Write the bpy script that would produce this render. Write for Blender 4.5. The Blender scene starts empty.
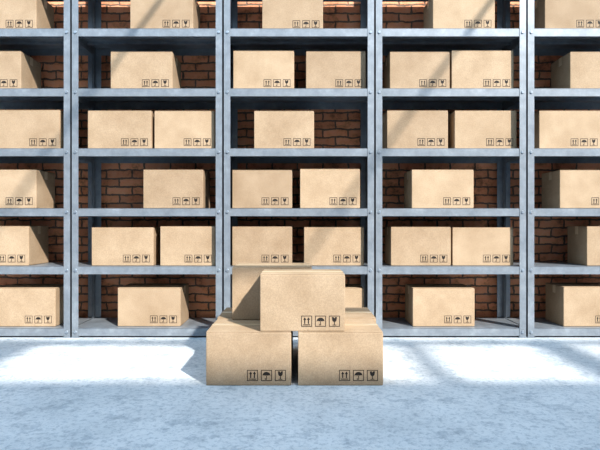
import bpy, bmesh, math, random
from mathutils import Vector, Matrix
random.seed(4)
S = bpy.context.scene
try:
    S.view_settings.view_transform = 'Standard'
    S.view_settings.look = 'Medium High Contrast'
except Exception: pass

CZ = 0.94; F = 540.0; D = 4.5   # camera height, focal px, distance to rack fronts (y=0)

# ---------------- materials ----------------
def new_mat(name):
    m = bpy.data.materials.new(name); m.use_nodes = True
    nt = m.node_tree; b = nt.nodes['Principled BSDF']
    return m, nt, b
def N(nt, t, **kw):
    n = nt.nodes.new(t)
    for k, v in kw.items():
        if k in n.inputs.keys(): n.inputs[k].default_value = v
        else: setattr(n, k, v)
    return n
def ramp(nt, stops):
    r = nt.nodes.new('ShaderNodeValToRGB')
    el = r.color_ramp.elements
    el[0].position, el[0].color = stops[0][0], (*stops[0][1], 1)
    el[1].position, el[1].color = stops[-1][0], (*stops[-1][1], 1)
    for p, c in stops[1:-1]:
        e = el.new(p); e.color = (*c, 1)
    return r
def mix(nt, mode, fac, a, b):
    m = nt.nodes.new('ShaderNodeMix'); m.data_type = 'RGBA'; m.blend_type = mode
    for sock, v in ((m.inputs[0], fac), (m.inputs[6], a), (m.inputs[7], b)):
        if hasattr(v, 'is_linked'): nt.links.new(v, sock)
        elif isinstance(v, tuple): sock.default_value = (*v, 1)
        else: sock.default_value = v
    return m.outputs[2]

def mat_cardboard():
    m, nt, b = new_mat('cardboard'); L = nt.links
    tc = N(nt, 'ShaderNodeTexCoord'); oi = N(nt, 'ShaderNodeObjectInfo')
    add = N(nt, 'ShaderNodeVectorMath', operation='ADD')
    L.new(tc.outputs['Object'], add.inputs[0]); L.new(oi.outputs['Location'], add.inputs[1])
    n1 = N(nt, 'ShaderNodeTexNoise', Scale=5.0, Detail=6.0, Roughness=0.6); L.new(add.outputs[0], n1.inputs['Vector'])
    n2 = N(nt, 'ShaderNodeTexNoise', Scale=160.0, Detail=3.0); L.new(add.outputs[0], n2.inputs['Vector'])
    r1 = ramp(nt, [(0.3, (0.42, 0.305, 0.20)), (0.7, (0.53, 0.40, 0.275))]); L.new(n1.outputs['Fac'], r1.inputs[0])
    r2 = ramp(nt, [(0.3, (0.78, 0.78, 0.78)), (0.7, (1, 1, 1))]); L.new(n2.outputs['Fac'], r2.inputs[0])
    c = mix(nt, 'MULTIPLY', 1.0, r1.outputs[0], r2.outputs[0])
    rr = ramp(nt, [(0, (0.84, 0.82, 0.80)), (1, (1.06, 1.05, 1.03))]); L.new(oi.outputs['Random'], rr.inputs[0])
    c = mix(nt, 'MULTIPLY', 1.0, c, rr.outputs[0])
    L.new(c, b.inputs['Base Color'])
    b.inputs['Roughness'].default_value = 0.75
    b.inputs['Specular IOR Level'].default_value = 0.25
    bp = N(nt, 'ShaderNodeBump', Strength=0.15, Distance=0.004); L.new(n1.outputs['Fac'], bp.inputs['Height'])
    L.new(bp.outputs[0], b.inputs['Normal'])
    return m
def mat_flat(name, col, rough=0.6, metal=0.0):
    m, nt, b = new_mat(name)
    b.inputs['Base Color'].default_value = (*col, 1); b.inputs['Roughness'].default_value = rough; b.inputs['Metallic'].default_value = metal
    return m
def mat_steel():
    m, nt, b = new_mat('galvanised_steel'); L = nt.links
    tc = N(nt, 'ShaderNodeTexCoord')
    n1 = N(nt, 'ShaderNodeTexNoise', Scale=9.0, Detail=8.0, Roughness=0.7); L.new(tc.outputs['Object'], n1.inputs['Vector'])
    r = ramp(nt, [(0.3, (0.20, 0.225, 0.25)), (0.55, (0.27, 0.30, 0.33)), (0.75, (0.37, 0.405, 0.435))]); L.new(n1.outputs['Fac'], r.inputs[0])
    L.new(r.outputs[0], b.inputs['Base Color'])
    b.inputs['Metallic'].default_value = 0.3; b.inputs['Roughness'].default_value = 0.38
    return m
def mat_brick():
    m, nt, b = new_mat('old_brick'); L = nt.links
    tc = N(nt, 'ShaderNodeTexCoord')
    sp = N(nt, 'ShaderNodeSeparateXYZ'); L.new(tc.outputs['Object'], sp.inputs[0])
    cb = N(nt, 'ShaderNodeCombineXYZ'); L.new(sp.outputs['X'], cb.inputs['X']); L.new(sp.outputs['Z'], cb.inputs['Y'])
    nd = N(nt, 'ShaderNodeTexNoise', Scale=9.0, Detail=6.0, Roughness=0.65); L.new(cb.outputs[0], nd.inputs['Vector'])
    sc = N(nt, 'ShaderNodeVectorMath', operation='SCALE'); L.new(nd.outputs['Color'], sc.inputs[0]); sc.inputs['Scale'].default_value = 0.05
    ad = N(nt, 'ShaderNodeVectorMath', operation='ADD'); L.new(cb.outputs[0], ad.inputs[0]); L.new(sc.outputs[0], ad.inputs[1])
    br = N(nt, 'ShaderNodeTexBrick'); L.new(ad.outputs[0], br.inputs['Vector'])
    br.inputs['Scale'].default_value = 1.0; br.inputs['Brick Width'].default_value = 0.24; br.inputs['Row Height'].default_value = 0.078
    br.inputs['Mortar Size'].default_value = 0.009; br.inputs['Mortar Smooth'].default_value = 0.3
    br.inputs['Color1'].default_value = (1.0, 0.50, 0.29, 1); br.inputs['Color2'].default_value = (0.74, 0.34, 0.20, 1)
    br.inputs['Mortar'].default_value = (0.24, 0.17, 0.13, 1)
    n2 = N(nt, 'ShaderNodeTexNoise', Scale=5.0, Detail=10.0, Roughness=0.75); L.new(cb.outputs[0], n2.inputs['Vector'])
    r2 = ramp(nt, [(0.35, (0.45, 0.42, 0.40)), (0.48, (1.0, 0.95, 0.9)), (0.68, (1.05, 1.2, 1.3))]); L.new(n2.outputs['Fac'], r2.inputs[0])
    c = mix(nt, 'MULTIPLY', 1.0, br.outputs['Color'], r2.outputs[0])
    L.new(c, b.inputs['Base Color']); b.inputs['Roughness'].default_value = 0.9
    inv = N(nt, 'ShaderNodeMath', operation='SUBTRACT'); inv.inputs[0].default_value = 1; L.new(br.outputs['Fac'], inv.inputs[1])
    ha = N(nt, 'ShaderNodeMath', operation='ADD'); L.new(inv.outputs[0], ha.inputs[0]); L.new(n2.outputs['Fac'], ha.inputs[1])
    bp = N(nt, 'ShaderNodeBump', Strength=0.7, Distance=0.015); L.new(ha.outputs[0], bp.inputs['Height']); L.new(bp.outputs[0], b.inputs['Normal'])
    return m
def mat_floor():
    m, nt, b = new_mat('worn_concrete'); L = nt.links
    tc = N(nt, 'ShaderNodeTexCoord')
    n1 = N(nt, 'ShaderNodeTexNoise', Scale=1.6, Detail=12.0, Roughness=0.72); L.new(tc.outputs['Object'], n1.inputs['Vector'])
    n2 = N(nt, 'ShaderNodeTexNoise', Scale=36.0, Detail=10.0, Roughness=0.75, Distortion=0.2); L.new(tc.outputs['Object'], n2.inputs['Vector'])
    n3 = N(nt, 'ShaderNodeTexNoise', Scale=6.0, Detail=13.0, Roughness=0.82); L.new(tc.outputs['Object'], n3.inputs['Vector'])
    r1 = ramp(nt, [(0.35, (0.58, 0.62, 0.65)), (0.6, (0.73, 0.76, 0.785))]); L.new(n1.outputs['Fac'], r1.inputs[0])
    r2 = ramp(nt, [(0.40, (0.60, 0.65, 0.69)), (0.50, (1, 1, 1))]); L.new(n2.outputs['Fac'], r2.inputs[0])
    r3 = ramp(nt, [(0.41, (0.58, 0.64, 0.69)), (0.49, (1, 1, 1))]); L.new(n3.outputs['Fac'], r3.inputs[0])
    c = mix(nt, 'MULTIPLY', 0.75, r1.outputs[0], r2.outputs[0]); c = mix(nt, 'MULTIPLY', 0.75, c, r3.outputs[0])
    L.new(c, b.inputs['Base Color'])
    rr = ramp(nt, [(0.4, (0.5, 0.5, 0.5)), (0.6, (0.75, 0.75, 0.75))]); L.new(n3.outputs['Fac'], rr.inputs[0]); L.new(rr.outputs[0], b.inputs['Roughness'])
    bp = N(nt, 'ShaderNodeBump', Strength=0.3, Distance=0.012); L.new(n2.outputs['Fac'], bp.inputs['Height']); L.new(bp.outputs[0], b.inputs['Normal'])
    return m
M_CARD, M_STEEL, M_BRICK, M_FLOOR = mat_cardboard(), mat_steel(), mat_brick(), mat_floor()
M_INK = mat_flat('printed_ink', (0.02, 0.014, 0.01), 0.7)
M_TAPE = mat_flat('packing_tape', (0.56, 0.44, 0.29), 0.3)
M_BOLT = mat_flat('bolt_steel', (0.45, 0.5, 0.55), 0.3, 0.7)
M_CEIL = mat_flat('ceiling_paint', (0.45, 0.5, 0.55), 0.8)
M_PLASTER = mat_flat('wall_plaster', (0.55, 0.60, 0.65), 0.9)
M_DARK = mat_flat('box_interior', (0.08, 0.05, 0.03), 0.9)

# ---------------- mesh helpers ----------------
def abox(bm, x0, x1, y0, y1, z0, z1, mi=0, bev=0.0):
    r = bmesh.ops.create_cube(bm, size=1.0)
    vs = r['verts']
    for v in vs:
        v.co = Vector(((x0+x1)/2 + v.co.x*(x1-x0), (y0+y1)/2 + v.co.y*(y1-y0), (z0+z1)/2 + v.co.z*(z1-z0)))
    fs = set(f for v in vs for f in v.link_faces)
    for f in fs: f.material_index = mi
    if bev:
        es = list(set(e for v in vs for e in v.link_edges))
        r = bmesh.ops.bevel(bm, geom=es, offset=bev, segments=2, affect='EDGES', profile=0.5)
        for f in r['faces']: f.material_index = mi
def finish(name, bm, mats, loc=(0, 0, 0), rz=0.0):
    bmesh.ops.recalc_face_normals(bm, faces=[f for f in bm.faces if len(f.verts) > 2 and f.material_index != 1] if 'cardboard' in name else bm.faces)
    me = bpy.data.meshes.new(name); bm.to_mesh(me); bm.free()
    for m in mats: me.materials.append(m)
    o = bpy.data.objects.new(name, me); S.collection.objects.link(o)
    o.location = loc; o.rotation_euler = (0, 0, rz)
    return o

# ---------------- printed handling marks (front face, plane y) ----------------
def poly(bm, pts, y, ox, oz, s):
    vs = [bm.verts.new((ox + p[0]*s, y, oz + p[1]*s)) for p in pts]
    f = bm.faces.new(vs); f.material_index = 1
    f.normal_update()
    if f.normal.y > 0: f.normal_flip()
def rect(bm, x0, z0, x1, z1, y, ox, oz, s): poly(bm, [(x0, z0), (x1, z0), (x1, z1), (x0, z1)], y, ox, oz, s)
def frame(bm, y, ox, oz, s, t=0.06):
    rect(bm, 0, 0, 1, t, y, ox, oz, s); rect(bm, 0, 1-t, 1, 1, y, ox, oz, s)
    rect(bm, 0, t, t, 1-t, y, ox, oz, s); rect(bm, 1-t, t, 1, 1-t, y, ox, oz, s)
def icon_arrows(bm, y, ox, oz, s):
    frame(bm, y, ox, oz, s)
    rect(bm, 0.17, 0.13, 0.83, 0.20, y, ox, oz, s)
    for cx in (0.33, 0.67):
        rect(bm, cx-0.05, 0.26, cx+0.05, 0.62, y, ox, oz, s)
        poly(bm, [(cx-0.14, 0.62), (cx+0.14, 0.62), (cx, 0.86)], y, ox, oz, s)
def icon_umbrella(bm, y, ox, oz, s):
    frame(bm, y, ox, oz, s)
    pts = [(0.5+0.36*math.cos(a), 0.48+0.34*math.sin(a)) for a in [math.pi*i/14 for i in range(15)]]
    pts += [(0.26, 0.53), (0.38, 0.48), (0.5, 0.53), (0.62, 0.48), (0.74, 0.53)]
    poly(bm, pts, y, ox, oz, s)
    rect(bm, 0.47, 0.18, 0.53, 0.5, y, ox, oz, s)
    rect(bm, 0.36, 0.12, 0.53, 0.18, y, ox, oz, s); rect(bm, 0.36, 0.18, 0.41, 0.25, y, ox, oz, s)
def icon_glass(bm, y, ox, oz, s):
    frame(bm, y, ox, oz, s)
    poly(bm, [(0.27, 0.87), (0.31, 0.55), (0.42, 0.44), (0.58, 0.44), (0.69, 0.55), (0.73, 0.87), (0.56, 0.87), (0.48, 0.72), (0.53, 0.64), (0.44, 0.87)], y, ox, oz, s)
    rect(bm, 0.465, 0.18, 0.535, 0.44, y, ox, oz, s)
    rect(bm, 0.32, 0.12, 0.68, 0.18, y, ox, oz, s)

def cardboard_box(x, y, z, w=0.53, d=0.42, h=0.33, rz=0.0):
    """x = centre of front face, y = front face, z = underside"""
    bm = bmesh.new()
    t = 0.004
    abox(bm, -w/2, w/2, 0, d, 0, h-t, 0, 0.005)
    # two outer flaps meeting along the middle, slightly proud of the body
    g = 0.0015
    abox(bm, -w/2+0.001, w/2-0.001, 0.001, d/2-g, h-t, h, 0, 0.0015)
    abox(bm, -w/2+0.001, w/2-0.001, d/2+g, d-0.001, h-t, h, 0, 0.0015)
    abox(bm, -w/2+0.004, w/2-0.004, d/2-g, d/2+g, h-t, h-0.002, 3)
    # tape over seam and down both ends
    tw = 0.026
    abox(bm, -w/2-0.001, w/2+0.001, d/2-tw, d/2+tw, h, h+0.0008, 2)
    for s in (-1, 1):
        xa = s*w/2; abox(bm, min(xa, xa+s*0.001), max(xa, xa+s*0.001), d/2-tw, d/2+tw, h-0.07, h+0.0008, 2)
    # side-seam glue flap at a vertical corner
    abox(bm, w/2, w/2+0.0015, 0.006, 0.04, 0.01, h-0.012, 0)
    s = 0.064; pitch = 0.0815
    x0 = w/2 - 0.03 - (2*pitch+s); z0 = 0.028; yf = -0.0008
    icon_arrows(bm, yf, x0, z0, s); icon_umbrella(bm, yf, x0+pitch, z0, s); icon_glass(bm, yf, x0+2*pitch, z0, s)
    return finish('cardboard_box', bm, [M_CARD, M_INK, M_TAPE, M_DARK], (x, y, z), rz)

# ---------------- room ----------------
def slab(name, x0, x1, y0, y1, z0, z1, mat):
    bm = bmesh.new(); abox(bm, x0, x1, y0, y1, z0, z1); return finish(name, bm, [mat])
slab('floor', -9, 12, -10, 0.75, -0.15, 0, M_FLOOR)
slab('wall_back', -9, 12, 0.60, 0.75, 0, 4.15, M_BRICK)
slab('wall_left', -9.15, -9, -10, 0.75, 0, 4.15, M_PLASTER)
slab('wall_right', 12, 12.15, -10, 0.75, 0, 4.15, M_PLASTER)
slab('wall_front', -9, 12, -10.15, -10, 0, 4.15, M_PLASTER)
# unseen roof; skylight opening and crossing bars added as a gobo for the sun
bm = bmesh.new()
CH = 4.15
abox(bm, -9, 12, -10, -5.8, CH, CH+0.12)
abox(bm, -9, 12, -0.5, 0.75, CH, CH+0.12)
SX, SY, SZ = -0.42, 0.62, -0.58    # sun travel direction
OFF = CH/SZ*SX
# added bar shading the rack foot; splits the opening into floor and rack strips
abox(bm, -9, 12, -4.70, -4.60, CH-0.02, CH+0.08)
for xf, wd in ((-3.9, .16), (-2.2, .32), (0.9, .1), (2.0, .26), (3.3, .26), (4.6, .2), (-5.4, .1), (-7, .1), (-8.6, .1), (6.2, .1), (7.8, .1)):  # added gobo bars, widths chosen for the shadow streaks on the floor
    xc = xf + OFF
    abox(bm, xc-wd/2, xc+wd/2, -5.8, -4.60, CH-0.02, CH+0.10)
for xc, wd in ((-5.2, .06), (-0.2, .025), (2.6, .025), (7.2, .06)):  # thin added bars, the middle pair for faint streaks on the racks
    abox(bm, xc-wd/2, xc+wd/2, -4.60, -0.5, CH+0.03, CH+0.06)
finish('ceiling_gobo', bm, [M_CEIL])

# ---------------- racks ----------------
PITCH = 152/120
SH = [0.08, 0.595, 1.08, 1.58, 2.08, 2.58, 3.08]
RD = 0.52
def rack(cx):
    bm = bmesh.new(); h = PITCH/2 - 0.003; pw = 0.058; t = 0.004
    H = 3.25
    for sx in (-1, 1):
        xo = sx*h
        for (ya, yb, yl0, yl1) in ((0, t, 0, 0.05), (RD-t, RD, RD-0.05, RD)):
            abox(bm, min(xo, xo-sx*pw), max(xo, xo-sx*pw), ya, yb, 0, H)
            abox(bm, min(xo, xo-sx*t), max(xo, xo-sx*t), yl0, yl1, 0, H)
        # foot plates
        for yy in (0.0, RD-0.06):
            abox(bm, min(xo, xo-sx*0.065), max(xo, xo-sx*0.065), yy-0.004 if yy == 0 else yy, yy+0.064, 0, 0.008)
    for z in SH:
        xi = h - t
        lip = 0.066
        abox(bm, -xi, xi, t, RD-t, z-0.004, z)
        abox(bm, -xi, xi, t, t+0.003, z-lip, z-0.002, 0)
        abox(bm, -xi, xi, RD-t-0.003, RD-t, z-lip, z-0.002, 0)
        abox(bm, -xi, xi, t+0.003, t+0.02, z-lip, z-lip+0.003, 0)
        for sx in (-1, 1):
            abox(bm, min(sx*xi, sx*(xi-0.003)), max(sx*xi, sx*(xi-0.003)), t, RD-t, z-lip, z-0.002)
        # stiffening ribs under shelf
        for yy in (0.17, 0.33):
            abox(bm, -xi, xi, yy-0.015, yy+0.015, z-0.03, z-0.004)
        for sx in (-1, 1):
            r = bmesh.ops.create_cone(bm, cap_ends=True, segments=12, radius1=0.014, radius2=0.011, depth=0.008,
                matrix=Matrix.Translation((sx*(h-0.033), -0.004, z-0.033)) @ Matrix.Rotation(math.pi/2, 4, 'X'))
            for v in r['verts']:
                for f in v.link_faces: f.material_index = 1
    return finish('storage_rack', bm, [M_STEEL, M_BOLT], (cx, 0, 0))
for i in range(-3, 4):
    rack((299-300)/120 + i*PITCH)

# ---------------- boxes on shelves: (front-left px, front-right px, shelf idx) ----------------
YF = 0.06; K = F/(D+YF)
rows = {
 5: [(-27, 36), (130, 193), (262, 323), (433, 495), (545, 607)],
 4: [(-42, 20), (110, 172), (233, 294), (306, 366), (390, 450), (452, 514), (571, 633)],
 3: [(-4, 59), (87, 151), (154, 214), (254, 314), (387, 448), (455, 517), (540, 602)],
 2: [(-26, 36), (143, 203), (232, 292), (300, 360), (412, 474), (560, 622)],
 1: [(-34, 28), (91, 153), (160, 215), (232, 292), (304, 364), (391, 451), (453, 514), (587, 649)],
 0: [(-8, 55), (117, 180), (304, 364), (413, 475), (564, 626)],
}
for si, lst in rows.items():
    for a, b in lst:
        w = (b-a)/K
        cardboard_box(((a+b)/2-300)/K, YF + random.uniform(0, 0.015), SH[si]+0.001, w, random.uniform(0.33, 0.37), 0.33 + random.uniform(-0.006, 0.006), 0)
# neighbouring bays beyond the photo's edges
for si, x in ((0, -3.3), (1, -3.5), (2, -3.2), (3, -3.4), (4, -3.3), (5, -3.5), (0, 3.5), (1, 3.6), (2, 3.45), (3, 3.6), (4, 3.65), (5, 3.5)):
    cardboard_box(x, YF, SH[si]+0.001, 0.53, 0.4, 0.33)

# ---------------- stack on floor ----------------
d1 = 3.16; k1 = F/d1; y1 = d1 - D
def stackbox(a, b, dist, z, d, h, rz=0.0):
    k = F/dist
    return cardboard_box(((a+b)/2-300)/k, dist-D, z, (b-a)/k, d, h, rz)
h1 = 0.315
stackbox(206, 291, d1, 0.0, 0.46, h1)
stackbox(298, 383, d1, 0.0, 0.46, h1)
d2 = d1+0.475; 
stackbox(217, 292, d2, 0.0, 0.46, h1)
stackbox(302, 376, d2, 0.0, 0.46, h1)
stackbox(260, 345, d1+0.005, h1+0.0015, 0.36, 0.335)
stackbox(232, 312, d1+0.385, h1+0.0015, 0.44, 0.345)

# ---------------- light ----------------
w = bpy.data.worlds.new('sky'); S.world = w; w.use_nodes = True
bg = w.node_tree.nodes['Background']; bg.inputs[0].default_value = (0.58, 0.79, 1.0, 1); bg.inputs[1].default_value = 1.65
sl = bpy.data.lights.new('sun', 'SUN'); sl.energy = 6.4; sl.angle = math.radians(1.6); sl.color = (1.0, 0.955, 0.90)
so = bpy.data.objects.new('sun', sl); S.collection.objects.link(so)
so.rotation_euler = Vector((SX, SY, SZ)).to_track_quat('-Z', 'Y').to_euler(); so.location = (5, -6, 6)

# ---------------- camera ----------------
cam = bpy.data.cameras.new('camera'); cam.sensor_width = 36; cam.lens = 36*F/600; cam.clip_end = 100
co = bpy.data.objects.new('camera', cam); S.collection.objects.link(co)
co.location = (0, -D, CZ); co.rotation_euler = (math.pi/2, 0, 0)
S.camera = co
